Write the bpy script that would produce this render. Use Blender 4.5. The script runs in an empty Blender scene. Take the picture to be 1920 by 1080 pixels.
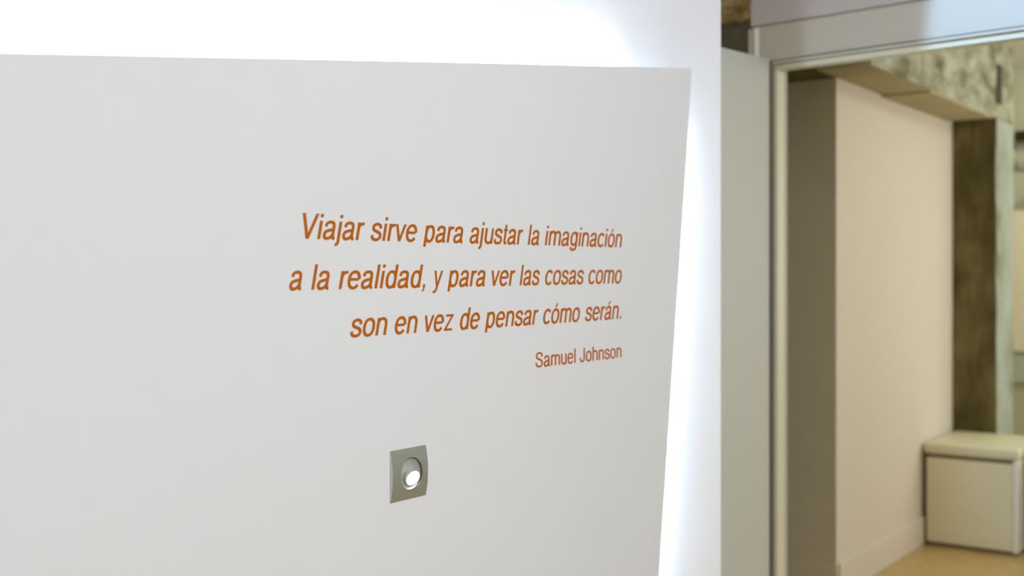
import bpy, bmesh, math, random
from mathutils import Vector, Matrix
random.seed(7)
sc = bpy.context.scene
COL = sc.collection

# ------------------------------------------------------------------ camera
F = 2200.0                       # focal length in pixels of the 1920 px frame
HY = 510.0                       # horizon row
YAW = math.atan(1589.0 / F)      # camera looks left of the +Y direction of the walls
CAMZ = 1.5
cd = bpy.data.cameras.new('camera')
cd.sensor_width = 36.0
cd.lens = F / 1920.0 * 36.0
cd.shift_y = -(540.0 - HY) / 1920.0
cd.clip_start = 0.02
cd.dof.use_dof = True
cd.dof.focus_distance = 2.5
cd.dof.aperture_fstop = 2.3
cam = bpy.data.objects.new('camera', cd)
cam.location = (0, 0, CAMZ)
cam.rotation_euler = (math.pi / 2, 0, YAW)
COL.objects.link(cam)
sc.camera = cam

# ------------------------------------------------------------------ world, exposure, large lights
w = bpy.data.worlds.new('world')
sc.world = w
w.use_nodes = True
w.node_tree.nodes['Background'].inputs[0].default_value = (0.8, 0.88, 1.0, 1)
w.node_tree.nodes['Background'].inputs[1].default_value = 0.5
sc.view_settings.view_transform = 'Standard'
sc.view_settings.look = 'None'
sc.view_settings.exposure = 0.0
sc.view_settings.gamma = 1.0
sc.view_settings.use_curve_mapping = False
sc.cycles.max_bounces = 10
sc.cycles.diffuse_bounces = 6
sc.cycles.sample_clamp_indirect = 6.0


def area(name, loc, direction, sx, sy, power, color):
    l = bpy.data.lights.new(name, 'AREA')
    l.shape = 'RECTANGLE'
    l.size, l.size_y = sx, sy
    l.energy = power
    l.color = color
    o = bpy.data.objects.new(name, l)
    o.location = loc
    o.rotation_euler = Vector(direction).to_track_quat('-Z', 'Y').to_euler()
    COL.objects.link(o)
    return o


area('corridor_fill', (2.3, 0.9, 2.0), (-1, 0.0, -0.03), 2.6, 1.9, 72, (0.785, 0.87, 1.02))  # unseen soft fill added to light the panel evenly; no window here
area('corridor_top_fill', (0.2, 2.3, 2.86), (0, 0, -1), 1.4, 0.5, 9, (0.82, 0.9, 1.0))  # unseen overhead fill added for the corridor, no lamp fitted
area('inner_right_fill', (1.1, 7.1, 1.75), (-1, -0.10, -0.05), 1.9, 1.7, 38, (1.0, 0.97, 0.86))  # unseen area light added for the inner room's light from the right
area('far_wall_fill', (-0.9, 8.0, 2.9), (-0.3, 0.9, -1.2), 0.8, 0.4, 17, (1.0, 0.96, 0.80))  # unseen fill added to lift the dim far wall
area('side_room_fill', (-2.6, 2.6, 2.5), (0.1, 1, -0.15), 0.6, 0.5, 4.5, (1.0, 0.96, 0.80))  # unseen fill added to brighten the stone and concrete behind the wall
area('inner_front_fill', (0.1, 5.5, 2.92), (-0.2, 0.75, -1), 1.2, 0.6, 26, (1.0, 0.95, 0.80))  # unseen fill added to light the bench front, not a ceiling fixture
sp = bpy.data.lights.new('cool_patch_spot', 'SPOT')  # unseen spot added to make the cool patch on the lintel
sp.energy = 80
sp.color = (0.33, 0.58, 1.0)
sp.spot_size = math.radians(50)
sp.spot_blend = 0.2
sp.shadow_soft_size = 0.03
spo = bpy.data.objects.new('cool_patch_spot', sp)
spo.location = (-1.0, 3.1, 2.9)
COL.objects.link(spo)
SPOT = spo


# ------------------------------------------------------------------ geometry helpers
def ray(px, py):
    """direction of the photograph's pixel, scaled so that depth along the axis is 1"""
    u = (px - 960.0) / F
    fx, fy = -math.sin(YAW), math.cos(YAW)
    rx, ry = math.cos(YAW), math.sin(YAW)
    return Vector((fx + u * rx, fy + u * ry, (HY - py) / F))


CAM = Vector((0, 0, CAMZ))


def on_x(px, py, x):
    d = ray(px, py)
    return CAM + d * (x / d.x)


def on_y(px, py, y):
    d = ray(px, py)
    return CAM + d * (y / d.y)


def link_mesh(name, bm, mat, parent=None, smooth=False):
    me = bpy.data.meshes.new(name)
    bmesh.ops.recalc_face_normals(bm, faces=bm.faces)
    bm.to_mesh(me)
    bm.free()
    if smooth:
        for p in me.polygons:
            p.use_smooth = True
    me.materials.append(mat)
    o = bpy.data.objects.new(name, me)
    COL.objects.link(o)
    if parent:
        o.parent = parent
    return o


def box(bm, lo, hi, bev=0.0, seg=2, mtx=None):
    x0, y0, z0 = lo
    x1, y1, z1 = hi
    nb = bmesh.new()
    vs = [nb.verts.new(v) for v in ((x0, y0, z0), (x1, y0, z0), (x1, y1, z0), (x0, y1, z0),
                                    (x0, y0, z1), (x1, y0, z1), (x1, y1, z1), (x0, y1, z1))]
    for f in ((0, 3, 2, 1), (4, 5, 6, 7), (0, 1, 5, 4), (1, 2, 6, 5), (2, 3, 7, 6), (3, 0, 4, 7)):
        nb.faces.new([vs[i] for i in f])
    if bev > 0:
        bmesh.ops.bevel(nb, geom=nb.edges[:], offset=bev, segments=seg, affect='EDGES', profile=0.5)
    if mtx is not None:
        nb.transform(mtx)
    tmp = bpy.data.meshes.new('tmp')
    nb.to_mesh(tmp)
    nb.free()
    bm.from_mesh(tmp)
    bpy.data.meshes.remove(tmp)


def box_obj(name, lo, hi, mat, parent=None, bev=0.003, mtx=None, seg=2):
    bm = bmesh.new()
    box(bm, lo, hi, bev, seg, mtx)
    return link_mesh(name, bm, mat, parent)


def tag(o, label=None, cat=None, group=None, kind=None):
    if label: o['label'] = label
    if cat: o['category'] = cat
    if group: o['group'] = group
    if kind: o['kind'] = kind
    return o


def empty(name, loc=(0, 0, 0)):
    o = bpy.data.objects.new(name, None)
    o.location = loc
    o.empty_display_size = 0.1
    COL.objects.link(o)
    return o


def keep(o, parent):
    """parent without moving"""
    o.parent = parent
    o.matrix_parent_inverse = Matrix.Translation(parent.location).inverted()
    return o


# ------------------------------------------------------------------ materials
def mat(name, col, rough=0.6, metal=0.0, emit=None, strength=0.0, noise=None, bump=0.0, bscale=60.0, spec=0.5):
    m = bpy.data.materials.new(name)
    m.use_nodes = True
    nt = m.node_tree
    b = nt.nodes['Principled BSDF']
    b.inputs['Base Color'].default_value = (*col, 1)
    b.inputs['Roughness'].default_value = rough
    b.inputs['Metallic'].default_value = metal
    b.inputs['Specular IOR Level'].default_value = spec
    if emit:
        b.inputs['Emission Color'].default_value = (*emit, 1)
        b.inputs['Emission Strength'].default_value = strength
    if noise or bump:
        tc = nt.nodes.new('ShaderNodeTexCoord')
    if noise:
        # noise = (scale, detail, [(pos, colour), ...], stretch)
        mp = nt.nodes.new('ShaderNodeMapping')
        mp.inputs['Scale'].default_value = noise[3] if len(noise) > 3 else (1, 1, 1)
        nt.links.new(tc.outputs['Object'], mp.inputs['Vector'])
        n = nt.nodes.new('ShaderNodeTexNoise')
        n.inputs['Scale'].default_value = noise[0]
        n.inputs['Detail'].default_value = noise[1]
        n.inputs['Roughness'].default_value = 0.6
        n.inputs['Distortion'].default_value = 0.25
        nt.links.new(mp.outputs[0], n.inputs['Vector'])
        r = nt.nodes.new('ShaderNodeValToRGB')
        el = r.color_ramp.elements
        el[0].position, el[0].color = noise[2][0][0], (*noise[2][0][1], 1)
        el[1].position, el[1].color = noise[2][-1][0], (*noise[2][-1][1], 1)
        for p, c in noise[2][1:-1]:
            e = el.new(p)
            e.color = (*c, 1)
        nt.links.new(n.outputs['Fac'], r.inputs[0])
        nt.links.new(r.outputs[0], b.inputs['Base Color'])
    if bump:
        n2 = nt.nodes.new('ShaderNodeTexNoise')
        n2.inputs['Scale'].default_value = bscale
        n2.inputs['Detail'].default_value = 5
        nt.links.new(tc.outputs['Object'], n2.inputs['Vector'])
        bp = nt.nodes.new('ShaderNodeBump')
        bp.inputs['Strength'].default_value = bump
        bp.inputs['Distance'].default_value = 0.004
        nt.links.new(n2.outputs['Fac'], bp.inputs['Height'])
        nt.links.new(bp.outputs[0], b.inputs['Normal'])
    return m


M = {
    'panel': mat('panel_lacquer', (0.80, 0.80, 0.79), 0.75, bump=0.02, bscale=220, spec=0.2),
    'wall': mat('white_wall_paint', (0.92, 0.93, 0.96), 0.85, bump=0.03, bscale=150, spec=0.2),
    'plain': mat('corridor_paint', (0.80, 0.79, 0.77), 0.85, bump=0.03, bscale=150, spec=0.2),
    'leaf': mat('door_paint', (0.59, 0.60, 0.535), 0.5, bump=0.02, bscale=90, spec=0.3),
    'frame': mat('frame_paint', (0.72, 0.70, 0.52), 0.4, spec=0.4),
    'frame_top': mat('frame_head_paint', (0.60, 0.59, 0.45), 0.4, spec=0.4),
    'header': mat('lintel_paint', (0.49, 0.46, 0.39), 0.6, bump=0.02, bscale=90, spec=0.3),
    'header_up': mat('bulkhead_paint', (0.50, 0.45, 0.44), 0.7, bump=0.02, bscale=90, spec=0.3),
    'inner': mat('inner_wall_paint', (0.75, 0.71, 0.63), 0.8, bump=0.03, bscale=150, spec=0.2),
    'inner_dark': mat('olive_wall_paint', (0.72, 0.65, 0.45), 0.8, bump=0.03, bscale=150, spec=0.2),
    'floor': mat('tan_floor', (0.45, 0.30, 0.12), 0.35,
                 noise=(9, 6, [(0.3, (0.50, 0.35, 0.145)), (0.7, (0.60, 0.43, 0.185))]), spec=0.4),
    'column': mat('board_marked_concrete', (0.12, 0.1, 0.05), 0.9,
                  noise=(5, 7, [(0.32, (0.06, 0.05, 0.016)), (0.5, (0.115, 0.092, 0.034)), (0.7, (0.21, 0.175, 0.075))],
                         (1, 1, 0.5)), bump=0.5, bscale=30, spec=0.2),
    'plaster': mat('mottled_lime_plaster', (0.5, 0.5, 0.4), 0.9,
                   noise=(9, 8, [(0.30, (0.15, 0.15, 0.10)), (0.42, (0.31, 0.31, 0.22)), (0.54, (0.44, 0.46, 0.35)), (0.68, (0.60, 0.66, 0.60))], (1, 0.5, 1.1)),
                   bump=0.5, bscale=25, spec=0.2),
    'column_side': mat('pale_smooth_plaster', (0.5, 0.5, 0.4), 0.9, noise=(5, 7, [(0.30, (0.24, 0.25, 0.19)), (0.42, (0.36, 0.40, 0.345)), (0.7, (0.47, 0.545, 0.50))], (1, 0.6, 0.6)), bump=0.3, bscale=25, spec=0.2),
    'beam': mat('beam_concrete', (0.3, 0.25, 0.12), 0.9,
                noise=(4, 6, [(0.3, (0.38, 0.33, 0.20)), (0.7, (0.52, 0.46, 0.30))]), bump=0.4, bscale=25, spec=0.2),
    'dark': mat('dark_concrete', (0.08, 0.078, 0.055), 0.9,
                noise=(10, 6, [(0.3, (0.13, 0.125, 0.09)), (0.7, (0.19, 0.18, 0.135))]), bump=0.4, bscale=30, spec=0.2),
    'stone': mat('rough_brown_stone', (0.3, 0.2, 0.1), 0.95,
                 noise=(11, 8, [(0.32, (0.22, 0.15, 0.07)), (0.5, (0.5, 0.38, 0.19)), (0.66, (0.85, 0.68, 0.38))]),
                 bump=0.9, bscale=35, spec=0.15),
    'bench': mat('cream_leatherette', (0.78, 0.74, 0.52), 0.5, bump=0.05, bscale=300, spec=0.4),
    'bench_lid': mat('cream_leatherette_lid', (0.72, 0.70, 0.50), 0.45, bump=0.05, bscale=300, spec=0.5),
    'gap_shade': mat('gap_shade_tone', (0.22, 0.18, 0.10), 0.8),  # dark tone put in for shade at the gaps and under the desk
    'desk': mat('white_laminate', (0.82, 0.82, 0.74), 0.4),
    'steel': mat('brushed_nickel', (0.50, 0.52, 0.46), 0.42, metal=0.85, bump=0.05, bscale=400),
    'steel_lit_side': mat('nickel_lit_side', (0.62, 0.62, 0.60), 0.5, metal=0.5),  # lighter nickel that paints the light on the plate's side faces
    'rim': mat('dark_seal', (0.035, 0.036, 0.025), 0.5),
    'bowl': mat('satin_reflector', (0.70, 0.71, 0.64), 0.45, metal=0.5),
    'lamp': mat('lamp_body', (0.75, 0.75, 0.68), 0.3, metal=0.3),
    'lens': mat('glowing_lens', (1, 1, 1), 0.3, emit=(0.97, 1.0, 0.86), strength=5.0),
    'led': mat('led_strip', (1, 1, 1), 0.4, emit=(0.78, 0.89, 1.0), strength=26.0),
    'led_side': mat('led_strip_side', (1, 1, 1), 0.4, emit=(0.66, 0.83, 1.0), strength=90.0),
    'metal_dark': mat('dark_metal', (0.05, 0.04, 0.02), 0.5, metal=0.5),
    'vinyl': mat('burnt_orange_vinyl', (0.50, 0.128, 0.004), 0.6, spec=0.1),
    'vinyl_red': mat('rust_vinyl', (0.50, 0.128, 0.004), 0.6, spec=0.1),
    'cream': mat('cream_board', (0.92, 0.87, 0.66), 0.6),
    'far': mat('far_wall_paint', (0.55, 0.57, 0.41), 0.8),
    'glass': mat('pale_blue_board', (0.52, 0.62, 0.52), 0.3),
    'grey': mat('grey_paint', (0.42, 0.42, 0.33), 0.5),
    'white_fix': mat('white_plastic', (0.8, 0.8, 0.78), 0.5),
}

# ------------------------------------------------------------------ the setting
XP = -1.560          # front face of the panel with the lettering
XW = -1.622          # face of the wall behind it
WALLTH = 0.07
wend = on_x(1352, 510, XW).y


def struct(name, lo, hi, m, bev=0.0, mtx=None, label=None):
    o = box_obj(name, lo, hi, m, None, bev, mtx)
    tag(o, label, kind='structure')
    return o


struct('floor', (-3.4, -1.7, -0.1), (2.6, 9.2, 0), M['floor'])
struct('ceiling', (-3.4, -1.7, 2.95), (2.6, 9.2, 3.05), M['plain'])
struct('wall_left', (XW - WALLTH, -1.5, 0), (XW, wend, 2.95), M['wall'], 0.002,
       label='white wall washed by the light behind the lettered panel')
struct('wall_back', (-3.4, -1.7, 0), (2.6, -1.5, 2.95), M['plain'])
struct('wall_right', (2.4, -1.5, 0), (2.6, 9.0, 2.95), M['plain'])
struct('wall_side_room', (-3.4, -1.5, 0), (-3.2, 9.0, 2.95), M['plain'])

# --- the doorway, turned 7.3 degrees against the lettered wall
PH = math.radians(7.3)
Pz = on_y(1451, 510, 4.19)
P0 = Vector((Pz.x, 4.19, 0))
ev = Vector((math.cos(PH), -math.sin(PH), 0))
nv = Vector((math.sin(PH), math.cos(PH), 0))
PM = Matrix(((ev.x, nv.x, 0, P0.x), (ev.y, nv.y, 0, P0.y), (0, 0, 1, 0), (0, 0, 0, 1)))


def on_portal(px, py, t=0.0):
    d = ray(px, py)
    k = (P0.dot(nv) + t) / d.dot(nv)
    p = CAM + d * k
    return (p - P0).dot(ev), p.z


def on_leaf(px, py, s):
    d = ray(px, py)
    k = (P0.dot(ev) + s) / d.dot(ev)
    p = CAM + d * k
    return (p - P0).dot(nv), p.z


s_j = on_portal(1458, 510)[0]
z_open = on_portal(1459, 131)[1]
z_head = on_portal(1450, 116)[1]
s_l = on_portal(1402, 70)[0]
z_line = on_portal(1420, 49)[1]
s_r = 0.98
# lintel boards, each with its own edge
lint = struct('wall_doorway', (s_l, 0.004, z_head + 0.006), (3.6, 0.075, z_line - 0.006), M['header'], 0.002, PM,
              label='pale lintel over the doorway, cool light on its right end')
b = box_obj('upper_board', (s_l + 0.012, 0.002, z_line + 0.002), (3.6, 0.075, 2.95), M['header_up'], lint, 0.002, PM)
b = box_obj('shadow_gap', (s_l + 0.015, 0.016, z_line - 0.008), (3.6, 0.07, z_line + 0.004), M['header'], lint, 0, PM)
b = box_obj('corner_bead', (s_l + 0.030, -0.004, z_head + 0.006), (s_l + 0.048, 0.006, z_line - 0.008), M['desk'], lint, 0.002, PM)
b = box_obj('wall_stub', (s_l, 0.02, 0), (-0.002, 0.05, z_head), M['header'], lint, 0, PM)
b = box_obj('wall_section', (s_r + s_j + 0.02, 0.004, 0), (3.6, 0.075, z_head), M['header'], lint, 0, PM)
# frame and open door leaf
d1 = empty('door_1', P0)
tag(d1, 'white door standing open against the lit wall end, in a pale frame', kind='structure')


def portal_part(name, lo, hi, m, parent, bev=0.002):
    o = box_obj(name, lo, hi, m, None, bev, PM)
    return keep(o, parent)


portal_part('frame_jamb', (0.0, 0.0, 0), (s_j, 0.052, z_open), M['frame'], d1)
portal_part('frame_jamb', (s_r, 0.0, 0), (s_r + s_j, 0.052, z_open), M['frame'], d1)
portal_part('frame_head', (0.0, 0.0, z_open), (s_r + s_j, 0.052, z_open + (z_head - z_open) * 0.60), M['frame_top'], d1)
portal_part('head_moulding', (-0.004, -0.012, z_open + (z_head - z_open) * 0.66), (s_r + s_j + 0.2, 0.05, z_head), M['header'], d1)
portal_part('frame_rebate', (-0.012, 0.006, 0), (0.0, 0.10, z_head - 0.002), M['header'], d1, 0)
t1, zl1 = on_leaf(1443, 111, -0.008)
t0_, zl0 = on_leaf(1356, 89, -0.008)
zl = (zl0 + zl1) / 2
0 and print('leaf top', zl0, zl1, 't', t1, t0_, 'open', z_open, 'head', z_head, 'line', z_line, 'sl', s_l, 'sj', s_j)
bm = bmesh.new()
nbm = PM
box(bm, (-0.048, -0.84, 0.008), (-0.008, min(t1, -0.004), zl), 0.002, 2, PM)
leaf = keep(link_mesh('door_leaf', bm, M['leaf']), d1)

# --- dark wall and rough stone lintel seen over the open door
zs = on_portal(1400, 40, 0.28)[1]
s_b = on_portal(1408, 20, 0.28)[0]
struct('wall_dark_concrete', (-1.75, 0.30, 0), (s_b + 0.06, 0.42, 2.95), M['dark'], 0, PM,
       label='dark grey concrete showing above the open door')
bm = bmesh.new()
nx, nz = 60, 24
grid = {}
for i in range(nx + 1):
    for k in range(nz + 1):
        s = -1.3 + (s_b + 0.02 + 1.3) * i / nx
        z = zs + (2.95 - zs) * k / nz
        dx = random.uniform(-0.012, 0.012)
        grid[i, k] = bm.verts.new(PM @ Vector((s, 0.235 + random.uniform(0, 0.04), z + (dx if 0 < k < nz else random.uniform(-0.004, 0.006)))))
for i in range(nx):
    for k in range(nz):
        bm.faces.new((grid[i, k], grid[i + 1, k], grid[i + 1, k + 1], grid[i, k + 1]))
ed = [e for e in bm.edges if e.is_boundary]
ex = bmesh.ops.extrude_edge_only(bm, edges=ed)
for v in [g for g in ex['geom'] if isinstance(g, bmesh.types.BMVert)]:
    loc = PM.inverted() @ v.co
    loc.y = 0.31
    v.co = PM @ loc
tag(link_mesh('wall_rough_stone', bm, M['stone']), 'rough brown stone above the dark concrete strip over the open door', kind='structure')

# --- inner room
XB = -1.957
yc = on_x(1568, 510, XB).y
yp = on_x(1786, 510, XB).y
ZS = 2.395
0 and print('inner corner y', yc, 'pillar y', yp)
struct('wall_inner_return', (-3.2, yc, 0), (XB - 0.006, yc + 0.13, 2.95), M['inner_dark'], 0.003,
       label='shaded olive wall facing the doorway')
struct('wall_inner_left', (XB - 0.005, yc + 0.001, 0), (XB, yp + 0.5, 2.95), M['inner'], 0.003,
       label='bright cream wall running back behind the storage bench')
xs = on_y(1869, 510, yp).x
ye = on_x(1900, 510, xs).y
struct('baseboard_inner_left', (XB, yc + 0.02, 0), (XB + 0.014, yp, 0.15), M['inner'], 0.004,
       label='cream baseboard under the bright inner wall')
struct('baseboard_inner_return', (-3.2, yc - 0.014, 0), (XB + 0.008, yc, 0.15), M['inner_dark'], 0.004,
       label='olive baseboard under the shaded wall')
# column: dark face towards us, mottled plaster side
def mottled(name, lo, hi, front, side, label=None, n=14):
    x0, y0, z0 = lo
    x1, y1, z1 = hi
    bm = bmesh.new()
    box(bm, lo, hi, 0.006, 2)
    bmesh.ops.subdivide_edges(bm, edges=[e for e in bm.edges if e.calc_length() > 0.2], cuts=n, use_grid_fill=True)
    for v in bm.verts:
        v.co += Vector((random.uniform(-0.003, 0.003), random.uniform(-0.003, 0.003), 0))
    o = link_mesh(name, bm, front)
    o.data.materials.append(side)
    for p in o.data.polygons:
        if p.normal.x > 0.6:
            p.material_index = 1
    return o


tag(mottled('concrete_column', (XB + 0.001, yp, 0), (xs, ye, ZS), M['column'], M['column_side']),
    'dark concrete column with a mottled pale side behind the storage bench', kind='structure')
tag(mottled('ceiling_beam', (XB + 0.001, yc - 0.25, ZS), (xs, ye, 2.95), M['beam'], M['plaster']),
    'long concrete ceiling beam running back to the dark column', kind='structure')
# dark strip paints a beam slot's shade; board marks where soffit light changes
a = on_x(1872, 122, xs + 0.004)
c_ = on_x(1872, 196, xs + 0.004)
hw = 0.055
beam = bpy.data.objects['ceiling_beam']
bm = bmesh.new()
ya, yb = on_x(1868, 160, xs).y, on_x(1877, 160, xs).y
zt, zb = on_x(1872, 122, xs).z, on_x(1872, 194, xs).z
box(bm, (xs - 0.02, ya, zb), (xs + 0.008, yb, zt), 0.002)
link_mesh('slot_shade', bm, M['metal_dark'], beam)
bm = bmesh.new()
yj = on_x(1690, 178, XB + 0.1).y
box(bm, (XB + 0.003, yj, ZS - 0.012), (xs - 0.003, ye - 0.5, ZS + 0.002), 0.002)
link_mesh('soffit_light_step', bm, M['beam'], beam)
# dark cross beam over the shaded wall
struct('cross_beam', (-3.2, yc - 0.34, ZS + 0.0), (XB - 0.0, yc - 0.001, 2.95), M['column'], 0.004,
       label='dark cross beam above the shaded olive wall')

# --- far wall of the inner room with what shows at the frame edge
YF = 8.9
fw = struct('wall_far', (-3.2, YF, 0), (2.4, YF + 0.1, 2.95), M['far'], label='pale green far wall beyond the column')
def far_box(name, p0, p1, th, m, parent=None, y=YF, bev=0.004, rows=None):
    a0, a1 = on_y(p0[0], p0[1], y - th), on_y(p1[0], p1[1], y - th)
    return box_obj(name, (a0.x, y - th, a1.z), (a1.x, y, a0.z), m, parent, bev)


fb = empty('framed_board', (on_y(1930, 660, YF).x, YF, on_y(1930, 662, YF).z))
tag(fb, 'tall cream board at the right edge of the picture beside the mottled column', 'board')
keep(far_box('panel', (1897, 388), (1990, 662), 0.035, M['cream']), fb)
keep(far_box('frame_edge', (1895, 384), (1992, 389), 0.05, M['grey']), fb)
tag(far_box('lower_board', (1896, 668), (1990, 722), 0.03, M['glass']), 'pale blue-green board below the tall cream board', 'board')
wb = empty('wall_bracket', (on_y(1930, 252, YF).x, YF, on_y(1930, 252, YF).z))
tag(wb, 'dark metal bar bracket high on the far pale wall', 'bracket')
keep(far_box('bar', (1903, 246), (1990, 258), 0.10, M['metal_dark']), wb)
keep(far_box('backplate', (1905, 262), (1990, 276), 0.02, M['grey']), wb)
tag(far_box('wall_rail', (1906, 303), (1990, 312), 0.04, M['grey']), 'thin grey rail below the dark metal bar', 'rail')
# a drooping cable
bm = bmesh.new()
pts = [on_y(x, y, YF - 0.03) for x, y in ((1900, 387), (1908, 384), (1916, 379), (1926, 371), (1940, 358), (1960, 336))]
prev = None
for p in pts:
    ring = [bm.verts.new(p + Vector((math.cos(q) * 0.006, 0, math.sin(q) * 0.009)).cross(Vector((0, 0, 0))) + Vector((0, math.cos(q) * 0.008, math.sin(q) * 0.010))) for q in [k * math.pi / 4 for k in range(8)]]
    if prev:
        for k in range(8):
            bm.faces.new((prev[k], prev[(k + 1) % 8], ring[(k + 1) % 8], ring[k]))
    prev = ring
tag(link_mesh('wall_cable', bm, M['grey'], smooth=True), 'grey cable curving up above the tall cream board', 'cable')

# ------------------------------------------------------------------ storage bench
yb0 = on_x(1726, 510, XB).y
xb0 = XB + 0.030
xb1 = on_y(1909, 510, yb0).x
zlt = on_y(1727, 829, yb0).z
zlb = on_y(1727, 849, yb0).z
zpl = on_y(1727, 1013, yb0).z
bench = empty('storage_bench', ((xb0 + xb1) / 2, (yb0 + yp) / 2, 0))
tag(bench, 'low cream storage bench with a padded lid against the inner wall', 'bench')
bd = yp - 0.01
keep(box_obj('plinth', (xb0 + 0.006, yb0 + 0.022, 0), (xb1 - 0.012, bd - 0.02, zpl + 0.002), M['gap_shade'], None, 0), bench)
keep(box_obj('body', (xb0, yb0 + 0.008, zpl), (xb1 - 0.028, bd, zlb - 0.022), M['bench'], None, 0.004), bench)
keep(box_obj('lid_gap_shade', (xb0 + 0.008, yb0 + 0.020, zlb - 0.024), (xb1 - 0.03, bd - 0.01, zlb + 0.002), M['gap_shade'], None, 0), bench)  # solid dark strip painting the shadow between lid and body
keep(box_obj('end_panel', (xb1 - 0.0265, yb0 + 0.002, zpl - 0.006), (xb1, bd, zlb - 0.001), M['desk'], None, 0.004), bench)
bm = bmesh.new()
box(bm, (XB + 0.018, yb0, zlb), (xb1 + 0.004, bd, zlt), 0.016, 4)
keep(link_mesh('lid', bm, M['bench_lid'], smooth=True), bench)
# white desk beginning at the picture's right edge
yd = yb0 + 0.12
zd1 = on_y(1916, 836, yd).z
desk = empty('white_desk', (xb1 + 0.6, yd + 0.3, 0))
tag(desk, 'white thick-topped desk joining the bench at the right edge', 'desk')
keep(box_obj('desk_top', (xb1 + 0.006, yd, zd1 - 0.10), (xb1 + 1.1, yd + 0.5, zd1), M['desk'], None, 0.006), desk)
keep(box_obj('side_panel', (xb1 + 1.06, yd + 0.01, 0), (xb1 + 1.09, yd + 0.49, zd1 - 0.101), M['desk'], None, 0.003), desk)
keep(box_obj('side_panel', (xb1 + 0.02, yd + 0.46, 0), (xb1 + 1.058, yd + 0.49, zd1 - 0.101), M['gap_shade'], None, 0.003), desk)
keep(box_obj('leg', (xb1 + 0.006, yd + 0.02, 0), (xb1 + 0.018, yd + 0.49, zd1 - 0.101), M['gap_shade'], None, 0.002), desk)

# ------------------------------------------------------------------ the back-lit panel
LZ, LY = on_x(768, 888, XP).z, on_x(767, 888, XP).y       # centre of the little light
HR = 0.0355                                                # opening of the light
pTL, pTR, pBR = on_x(0, 98, XP), on_x(1297.5, 128, XP), on_x(1235, 1080, XP)
tslope = (pTR.z - pTL.z) / (pTR.y - pTL.y)
rslope = (pTR.y - pBR.y) / (pTR.z - pBR.z)
y0p = 0.35
zb_p = 0.30
corner = [(y0p, zb_p), (pTR.y - rslope * (pTR.z - zb_p), zb_p), (pTR.y, pTR.z), (y0p, pTL.z - tslope * (pTL.y - y0p))]
0 and print('panel', corner)
PTH = 0.022


def panel_outline():
    pts = []
    r = 0.012
    for i, c in enumerate(corner):
        c = Vector(c)
        a = (Vector(corner[i - 1]) - c).normalized()
        b = (Vector(corner[(i + 1) % 4]) - c).normalized()
        pa, pb = c + a * r, c + b * r
        for k in range(7):
            t = k / 6
            pts.append(pa * (1 - t) ** 2 + c * 2 * t * (1 - t) + pb * t * t)
    return pts


bm = bmesh.new()
NC = 64
loops = []
for X in (XP, XP - PTH):
    out = [bm.verts.new((X, p.x, p.y)) for p in panel_outline()]
    hole = [bm.verts.new((X, LY + HR * math.cos(k * 2 * math.pi / NC), LZ + HR * math.sin(k * 2 * math.pi / NC))) for k in range(NC)]
    es = [bm.edges.new((out[i], out[(i + 1) % len(out)])) for i in range(len(out))]
    es += [bm.edges.new((hole[i], hole[(i + 1) % NC])) for i in range(NC)]
    bmesh.ops.triangle_fill(bm, use_beauty=True, edges=es)
    loops.append((out, hole))
for a, b in ((loops[0][0], loops[1][0]), (loops[0][1], loops[1][1])):
    for i in range(len(a)):
        j = (i + 1) % len(a)
        bm.faces.new((a[i], a[j], b[j], b[i]))
panel = link_mesh('backlit_panel', bm, M['panel'])
tag(panel, 'large off-white slanted panel floating before a glowing wall, carrying orange lettering', 'wall panel')


def strip(p, q, m_, wdt=0.006):
    """an LED strip stuck to the back of the panel between two (y, z) points"""
    p, q = Vector(p), Vector(q)
    d = (q - p)
    L = d.length
    ang = math.atan2(d.y, d.x)
    m = Matrix.Translation((XP - PTH - 0.0121, p.x, p.y)) @ Matrix.Rotation(ang, 4, 'X')
    bm = bmesh.new()
    box(bm, (-0.012, 0, -wdt / 2), (0.012, L, wdt / 2), 0, 1, m)
    return link_mesh('led_strip', bm, m_, panel)


ins = 0.018
ytend = on_x(1190, 120, XP).y
strip((y0p + 0.05, corner[3][1] + tslope * 0.05 - ins), (ytend, pTR.z - tslope * (pTR.y - ytend) - ins), M['led'])
zrs = pTR.z - 0.17
strip((corner[1][0] - ins, zb_p + 0.05), (pTR.y - rslope * (pTR.z - zrs) - ins, zrs), M['led_side'])
for yy in (0.7, 1.9, 2.9):
    for zz in (0.55, 1.45):
        box_obj('standoff', (XW + 0.0014, yy - 0.02, zz - 0.02), (XP - PTH, yy + 0.02, zz + 0.02), M['white_fix'], panel, 0.002)

# ------------------------------------------------------------------ recessed light
PH_ = (on_x(731, 847, XP), on_x(731, 944, XP), on_x(797, 833, XP), on_x(797, 928, XP))
ly0, ly1 = PH_[0].y, PH_[2].y
lz0 = (PH_[1].z + PH_[3].z) / 2
lz1 = (PH_[0].z + PH_[2].z) / 2
0 and print('plate', ly0, ly1, lz0, lz1, 'c', LY, LZ)
light = empty('recessed_wall_light', (XP, LY, LZ))
tag(light, 'square brushed metal wall light with a round glowing lens below the orange lettering', 'wall light')
BUL = 0.0065          # the plate bulges forward at mid height
BASE = 0.0015


def bulge(z):
    t = (z - lz0) / (lz1 - lz0) * 2 - 1
    return BASE + BUL * (1 - t * t)


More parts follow.
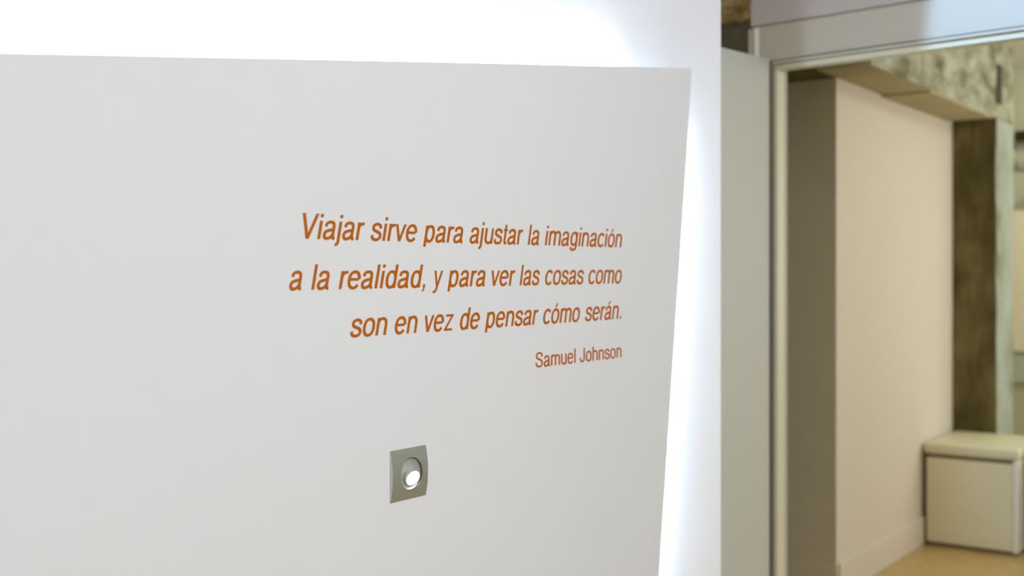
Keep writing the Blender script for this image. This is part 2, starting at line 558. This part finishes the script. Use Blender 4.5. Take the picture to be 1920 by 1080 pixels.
bm = bmesh.new()
R = HR - 0.002
NA = 96
hole_f, sq_f, mid = [], [], []
rings = []
for k in range(NA):
    a = k * 2 * math.pi / NA
    c, s = math.cos(a), math.sin(a)
    # point on the square outline along the same direction
    tx = ((ly1 - LY) / c if c > 0 else (ly0 - LY) / c) if abs(c) > 1e-9 else 1e9
    tz = ((lz1 - LZ) / s if s > 0 else (lz0 - LZ) / s) if abs(s) > 1e-9 else 1e9
    t = min(tx, tz)
    rings.append((R, t, c, s))
# snap the four nearest rays to the true corners
outer = []
for (r, t, c, s) in rings:
    outer.append([LY + t * c, LZ + t * s])
for cy, cz in ((ly0, lz0), (ly1, lz0), (ly0, lz1), (ly1, lz1)):
    i = min(range(NA), key=lambda q: (outer[q][0] - cy) ** 2 + (outer[q][1] - cz) ** 2)
    outer[i] = [cy, cz]
NR = 10
vg = []
for j in range(NR + 1):
    row = []
    for k in range(NA):
        r, t, c, s = rings[k]
        q = j / NR
        y = (LY + r * c) * (1 - q) + outer[k][0] * q
        z = (LZ + r * s) * (1 - q) + outer[k][1] * q
        row.append(bm.verts.new((XP + bulge(z), y, z)))
    vg.append(row)
for j in range(NR):
    for k in range(NA):
        k2 = (k + 1) % NA
        bm.faces.new((vg[j][k], vg[j][k2], vg[j + 1][k2], vg[j + 1][k]))
back = [bm.verts.new((XP + 0.0002, outer[k][0], outer[k][1])) for k in range(NA)]
inn = [bm.verts.new((XP - 0.001, LY + R * rings[k][2], LZ + R * rings[k][3])) for k in range(NA)]
side_faces = []
for k in range(NA):
    k2 = (k + 1) % NA
    side_faces.append(bm.faces.new((vg[NR][k], vg[NR][k2], back[k2], back[k])))
    bm.faces.new((vg[0][k], inn[k], inn[k2], vg[0][k2]))
for f in side_faces:
    f.material_index = 1
plate = link_mesh('face_plate', bm, M['steel'])
plate.data.materials.append(M['steel_lit_side'])
keep(plate, light)
tag(plate, 'brushed grey metal face plate')


def lathe_x(profile, n=64, cy=LY, cz=LZ):
    """profile of (radius, x) turned about the x direction"""
    bm = bmesh.new()
    prev = None
    for r, x in profile:
        if r < 1e-6:
            ring = [bm.verts.new((x, cy, cz))] * n
        else:
            ring = [bm.verts.new((x, cy + r * math.cos(k * 2 * math.pi / n), cz + r * math.sin(k * 2 * math.pi / n))) for k in range(n)]
        if prev:
            for k in range(n):
                k2 = (k + 1) % n
                vs = [prev[k], prev[k2], ring[k2], ring[k]]
                u = []
                for v in vs:
                    if v not in u:
                        u.append(v)
                if len(u) > 2:
                    bm.faces.new(u)
        prev = ring
    return bm


top = XP + BASE + BUL
keep(link_mesh('seal_ring', lathe_x([(R - 0.0001, top - 0.0035), (R - 0.0017, top - 0.0035), (R - 0.0017, top - 0.006), (R - 0.0001, XP - 0.006)]), M['rim'], smooth=True), light)
prof = [(R - 0.0018, top - 0.0045)]
for k in range(1, 13):
    a = k / 12 * math.pi / 2
    prof.append(((R - 0.0018) * math.cos(a), top - 0.0045 - 0.024 * math.sin(a)))
prof[-1] = (0.0, prof[-1][1])
keep(link_mesh('reflector_bowl', lathe_x(prof), M['bowl'], smooth=True), light)
# tilted lamp inside the bowl
lc = on_x(774.5, 896.5, XP + 0.003)
axis = Vector((0.88, -0.22, -0.36)).normalized()
rot = axis.to_track_quat('Z', 'Y').to_matrix().to_4x4()
LR = 0.0158


def lathe_z(profile, m, n=48):
    bm = bmesh.new()
    prev = None
    for r, z in profile:
        ring = [bm.verts.new((max(r, 1e-5) * math.cos(k * 2 * math.pi / n), max(r, 1e-5) * math.sin(k * 2 * math.pi / n), z)) for k in range(n)]
        if prev:
            for k in range(n):
                k2 = (k + 1) % n
                bm.faces.new((prev[k], prev[k2], ring[k2], ring[k]))
        prev = ring
    bm.transform(m)
    return bm


TM = Matrix.Translation(lc) @ rot
keep(link_mesh('lamp_head', lathe_z([(0.0, -0.016), (0.006, -0.0155), (0.011, -0.012), (0.0145, -0.007), (LR + 0.0006, -0.0015), (LR + 0.0008, 0.0), (LR, 0.0002), (LR, -0.001)], TM), M['lamp'], smooth=True), light)
keep(link_mesh('glowing_lens', lathe_z([(LR - 0.0002, -0.0008), (LR * 0.9, 0.0008), (LR * 0.6, 0.002), (LR * 0.3, 0.0026), (0.0, 0.0028)], TM), M['lens'], smooth=True), light)

# ------------------------------------------------------------------ lettering
WV, WH = 15.6, 12.6        # stroke widths (cap height = 100)


def se(cx, cy, rx, ry, a0, a1, n=2.25, k=20):
    out = []
    for i in range(k + 1):
        a = math.radians(a0 + (a1 - a0) * i / k)
        c, s = math.cos(a), math.sin(a)
        out.append((cx + rx * math.copysign(abs(c) ** (2 / n), c), cy + ry * math.copysign(abs(s) ** (2 / n), s)))
    return out


def cr(pts, k=6):
    out = []
    P = [pts[0]] + list(pts) + [pts[-1]]
    for i in range(1, len(P) - 2):
        p0, p1, p2, p3 = P[i - 1], P[i], P[i + 1], P[i + 2]
        for j in range(k):
            t = j / k
            out.append(tuple(0.5 * (2 * p1[d] + (p2[d] - p0[d]) * t + (2 * p0[d] - 5 * p1[d] + 4 * p2[d] - p3[d]) * t * t
                                    + (3 * p1[d] - p0[d] - 3 * p2[d] + p3[d]) * t ** 3) for d in (0, 1)))
    out.append(tuple(pts[-1]))
    return out


def S(pts, wf=1.0):
    return ('s', pts, wf)


def PAR(x0, y0, x1, y1, hw):
    return ('p', [(x0 - hw / 2, y0), (x0 + hw / 2, y0), (x1 + hw / 2, y1), (x1 - hw / 2, y1)])


def BX(x0, y0, x1, y1):
    return ('p', [(x0, y0), (x1, y0), (x1, y1), (x0, y1)])


def ST(x, y0, y1, wd=WV):
    return BX(x - wd / 2, y0, x + wd / 2, y1)


O_ = [S(se(38.7, 36.5, 27.6, 33, 0, 360, k=44))]
A_ = [S(cr([(14.5, 51), (19.5, 64), (37, 69.3), (54, 64.5), (58.5, 53), (58.5, 35), (58.5, 15), (61, 6.5), (66, 4.8), (71, 5.5)])),
      S(cr([(58.5, 42), (52, 39), (35, 36), (17, 30), (11.5, 18.5), (16, 7), (28, 3.6), (45, 8), (55, 17), (58.5, 28)]))]
ACC = [PAR(34, 80, 46, 101, 12)]
DOT = lambda x: BX(x - WV / 2, 86.5, x + WV / 2, 100)
G = {
    'o': (77.4, O_), 'ó': (77.4, O_ + ACC), 'a': (77.4, A_), 'á': (77.4, A_ + ACC),
    'n': (77.4, [ST(14.5, 0, 73), S(se(38.5, 44, 24, 25.3, 180, 0) + [(62.5, 0)])]),
    'h': (77.4, [ST(14.5, 0, 100), S(se(38.5, 44, 24, 25.3, 180, 0) + [(62.5, 0)])]),
    'u': (77.4, [ST(62.5, 0, 73), S([(14.5, 73)] + se(38.5, 29, 24, 25.3, 180, 360))]),
    'm': (116, [ST(14.5, 0, 73), S(se(36.2, 49, 21.8, 20.5, 180, 0) + [(58, 0)]), S(se(79.8, 49, 21.8, 20.5, 180, 0) + [(101.6, 0)])]),
    'r': (46.4, [ST(14.5, 0, 73), S(se(39, 42, 24.5, 25.5, 180, 92) + [(45, 67.8)])]),
    'i': (31, [ST(15.5, 0, 73), DOT(15.5)]),
    'l': (31, [ST(15.5, 0, 100)]),
    'j': (31, [S([(15.5, 73)] + se(3.5, -8, 12, 12, 0, -90) + [(0, -20)]), DOT(15.5)]),
    'V': (93, [PAR(46.5, 0, 10, 100, 16.5), PAR(46.5, 0, 83, 100, 16.5)]),
    'v': (69.6, [PAR(34.8, 0, 8.5, 73, 15), PAR(34.8, 0, 61, 73, 15)]),
    'y': (69.6, [PAR(35.5, 0, 8.5, 73, 15), PAR(33.2, -3, 61, 73, 15), S(cr([(34, 0), (29.5, -12), (24, -18), (17, -20.3), (8, -20.3)]), 0.95)]),
    'z': (69.6, [BX(7, 63, 62, 73), BX(5, 0, 64, 10), PAR(13, 6, 54, 67, 14)]),
    'p': (77.4, [ST(14.5, -21, 73), S(se(39, 36.5, 24.6, 33, 0, 360, k=44))]),
    'd': (77.4, [ST(62.5, 0, 100), S(se(38, 36.5, 24.6, 33, 0, 360, k=44))]),
    'g': (77.4, [S(se(38, 38, 24.6, 31.5, 0, 360, k=44)), S([(62.5, 73)] + se(38, -2, 24.5, 17.5, 0, -172))]),
    'e': (77.4, [S([(8, 38.5), (64, 38.5)], 0.9), S(se(38.5, 36.5, 27.8, 33, 3, 326, k=40))]),
    'c': (69.6, [S(se(36.5, 36.5, 27, 33, 37, 323, k=36))]),
    's': (69.6, [S(cr([(57.5, 51), (53, 63), (35, 69.3), (17, 64), (12.5, 54), (18, 44.5), (35, 38.3), (53, 31.5), (59.5, 20.5), (54, 8.5), (35, 3.7), (15.5, 9), (10, 23)]))]),
    'S': (93, [S(cr([(77, 70), (70, 88), (46.5, 96), (23, 89), (16.5, 74), (23, 61.5), (46.5, 53), (71, 43), (79, 27.5), (71, 11), (46.5, 4), (20, 12), (12, 32)]))]),
    'J': (69.6, [S([(54, 100)] + se(31.5, 28, 22.5, 24.3, 0, -185))]),
    't': (38.7, [S([(19, 93), (19, 16)] + cr([(19, 16), (20.5, 7.5), (27, 5), (36, 6)])), BX(3, 63.5, 36, 73)]),
    ',': (38.7, [BX(12, 0, 26, 14), PAR(14, -18, 21.5, 2, 8.5)]),
    '.': (38.7, [BX(12, 0, 26, 14)]),
}


def ribbon(pts, wf):
    """left and right outline of a stroke whose width depends on its direction"""
    q = [pts[0]]
    for p in pts[1:]:
        if math.hypot(p[0] - q[-1][0], p[1] - q[-1][1]) > 0.05:
            q.append(p)
    closed = math.hypot(q[0][0] - q[-1][0], q[0][1] - q[-1][1]) < 0.3 and len(q) > 8
    if closed:
        q = q[:-1]
    n = len(q)
    L, Rr = [], []
    for i in range(n):
        a = q[i - 1] if (i > 0 or closed) else q[i]
        b = q[(i + 1) % n] if (i < n - 1 or closed) else q[i]
        dx, dy = b[0] - a[0], b[1] - a[1]
        l = math.hypot(dx, dy)
        dx, dy = dx / l, dy / l
        wd = (WV * dy * dy + WH * dx * dx) * wf / 2
        L.append((q[i][0] - dy * wd, q[i][1] + dx * wd))
        Rr.append((q[i][0] + dy * wd, q[i][1] - dx * wd))
    return L, Rr, closed


VT = 0.0005


def glyph_mesh(ch, y0, z0, ux, uz, shear, slope):
    """letter solid on the panel; y0,z0 = origin, ux,uz = metres per unit"""
    bm = bmesh.new()

    lay = [0]

    def pt(p, top):
        x = p[0] + shear * p[1]
        y = y0 + x * ux
        return bm.verts.new((XP + (VT + lay[0] * 0.00005 if top else 0.0), y, z0 + p[1] * uz + slope * (x * ux)))

    for prim in G[ch][1]:
        lay[0] += 1
        if prim[0] == 'p':
            f = [pt(p, True) for p in prim[1]]
            g = [pt(p, False) for p in prim[1]]
            bm.faces.new(f)
            for i in range(len(f)):
                j = (i + 1) % len(f)
                bm.faces.new((f[i], g[i], g[j], f[j]))
        else:
            L, Rr, closed = ribbon(prim[1], prim[2])
            n = len(L)
            lf, rf = [pt(p, True) for p in L], [pt(p, True) for p in Rr]
            lb, rb = [pt(p, False) for p in L], [pt(p, False) for p in Rr]
            for i in range(n if closed else n - 1):
                j = (i + 1) % n
                bm.faces.new((lf[i], rf[i], rf[j], lf[j]))
                bm.faces.new((lf[i], lf[j], lb[j], lb[i]))
                bm.faces.new((rf[j], rf[i], rb[i], rb[j]))
            if not closed:
                for i in (0, n - 1):
                    bm.faces.new((lf[i], lb[i], rb[i], rf[i]))
    return bm


def extent(word, sh):
    lo, hi, x = 1e9, -1e9, 0
    for ch in word:
        adv, pr = G[ch]
        for prim in pr:
            if prim[0] == 'p':
                ps = prim[1]
            else:
                L, Rr, _ = ribbon(prim[1], prim[2])
                ps = L + Rr
            for p in ps:
                xx = x + p[0] + sh * p[1]
                lo, hi = min(lo, xx), max(hi, xx)
        x += adv
    return lo, hi


SLOPE = 0.0030
YREF = on_x(575, 500, XP).y
CAP = 48.2 / F * (XP / ray(575, 450).x)


def text_line(parent, words, zref, cap, sh, m):
    for wd, xa, xb in words:
        ya, yb_ = on_x(xa, 500, XP).y, on_x(xb, 500, XP).y
        lo, hi = extent(wd, sh)
        ux = (yb_ - ya) / (hi - lo)
        uz = cap / 100
        oy = ya - lo * ux
        we = empty('word', (XP, ya, zref))
        keep(we, parent)
        x = 0
        for ch in wd:
            adv = G[ch][0]
            yy = oy + x * ux
            o = link_mesh('letter', glyph_mesh(ch, yy, zref + SLOPE * (yy - YREF), ux, uz, sh, SLOPE), m)
            # world position is baked in the mesh; cancel both parents' offsets
            o.parent = we
            o.matrix_parent_inverse = Matrix.Translation((XP, ya, zref)).inverted()
            x += adv


def base_z(pxs):
    v = [on_x(x, y, XP) for x, y in pxs]
    return sum(p.z - SLOPE * (p.y - YREF) for p in v) / len(v)


z1 = base_z([(575, 448.3), (1000, 459.4), (1166, 463.5)])
z2 = base_z([(595, 543.5), (978, 534.7)])
z3 = base_z([(720, 629), (868, 617.8), (1164, 597)])
z4 = base_z([(1076, 680.9), (1165, 669.8)])
0 and print('baselines', z1, z2, z3, z4, 'cap', CAP)
quote = empty('quotation', (XP, YREF, z3))
tag(quote, 'three slanted lines of large burnt-orange Spanish lettering on the off-white panel', 'lettering')
SH = 0.225
text_line(quote, [('Viajar', 567.6, 683.8), ('sirve', 695, 782), ('para', 793.2, 868.2), ('ajustar', 880.4, 980.8),
                  ('la', 989.3, 1011), ('imaginación', 1021.2, 1166.2)], z1, CAP, SH, M['vinyl'])
text_line(quote, [('a', 542.1, 566.4), ('la', 583.4, 617.7), ('realidad,', 634.7, 797.3), ('y', 811, 830.8), ('para', 838.7, 910),
                  ('ver', 921.8, 966.1), ('las', 974, 1011.8), ('cosas', 1022, 1094.5), ('como', 1103.3, 1165.8)], z2, CAP, SH, M['vinyl'])
text_line(quote, [('son', 656.6, 726.3), ('en', 740, 782.9), ('vez', 796.6, 850.6), ('de', 862.2, 899.6), ('pensar', 908.9, 1009.5),
                  ('cómo', 1018.3, 1087.3), ('serán.', 1097, 1164.6)], z3, CAP, SH, M['vinyl'])
credit = empty('author_credit', (XP, on_x(1004, 690, XP).y, z4))
tag(credit, 'small upright burnt-orange name below the quotation, nearest the glowing edge', 'lettering')
c4 = (680.9 - 654.0) / F * (XP / ray(1076, 660).x)
text_line(credit, [('Samuel', 1003.9, 1079), ('Johnson', 1086.8, 1165)], z4, c4, 0.0, M['vinyl'])

# ------------------------------------------------------------------ aim the added cool spot at the lintel's right end
tgt = Vector((-0.73, 4.1, 2.36))
SPOT.rotation_euler = (tgt - SPOT.location).to_track_quat('-Z', 'Y').to_euler()

0 and print('spot tgt', tgt, 'e', on_portal(1755, 50), on_portal(1920, 50), PM @ Vector((on_portal(1755, 50)[0], 0, 2.4)))
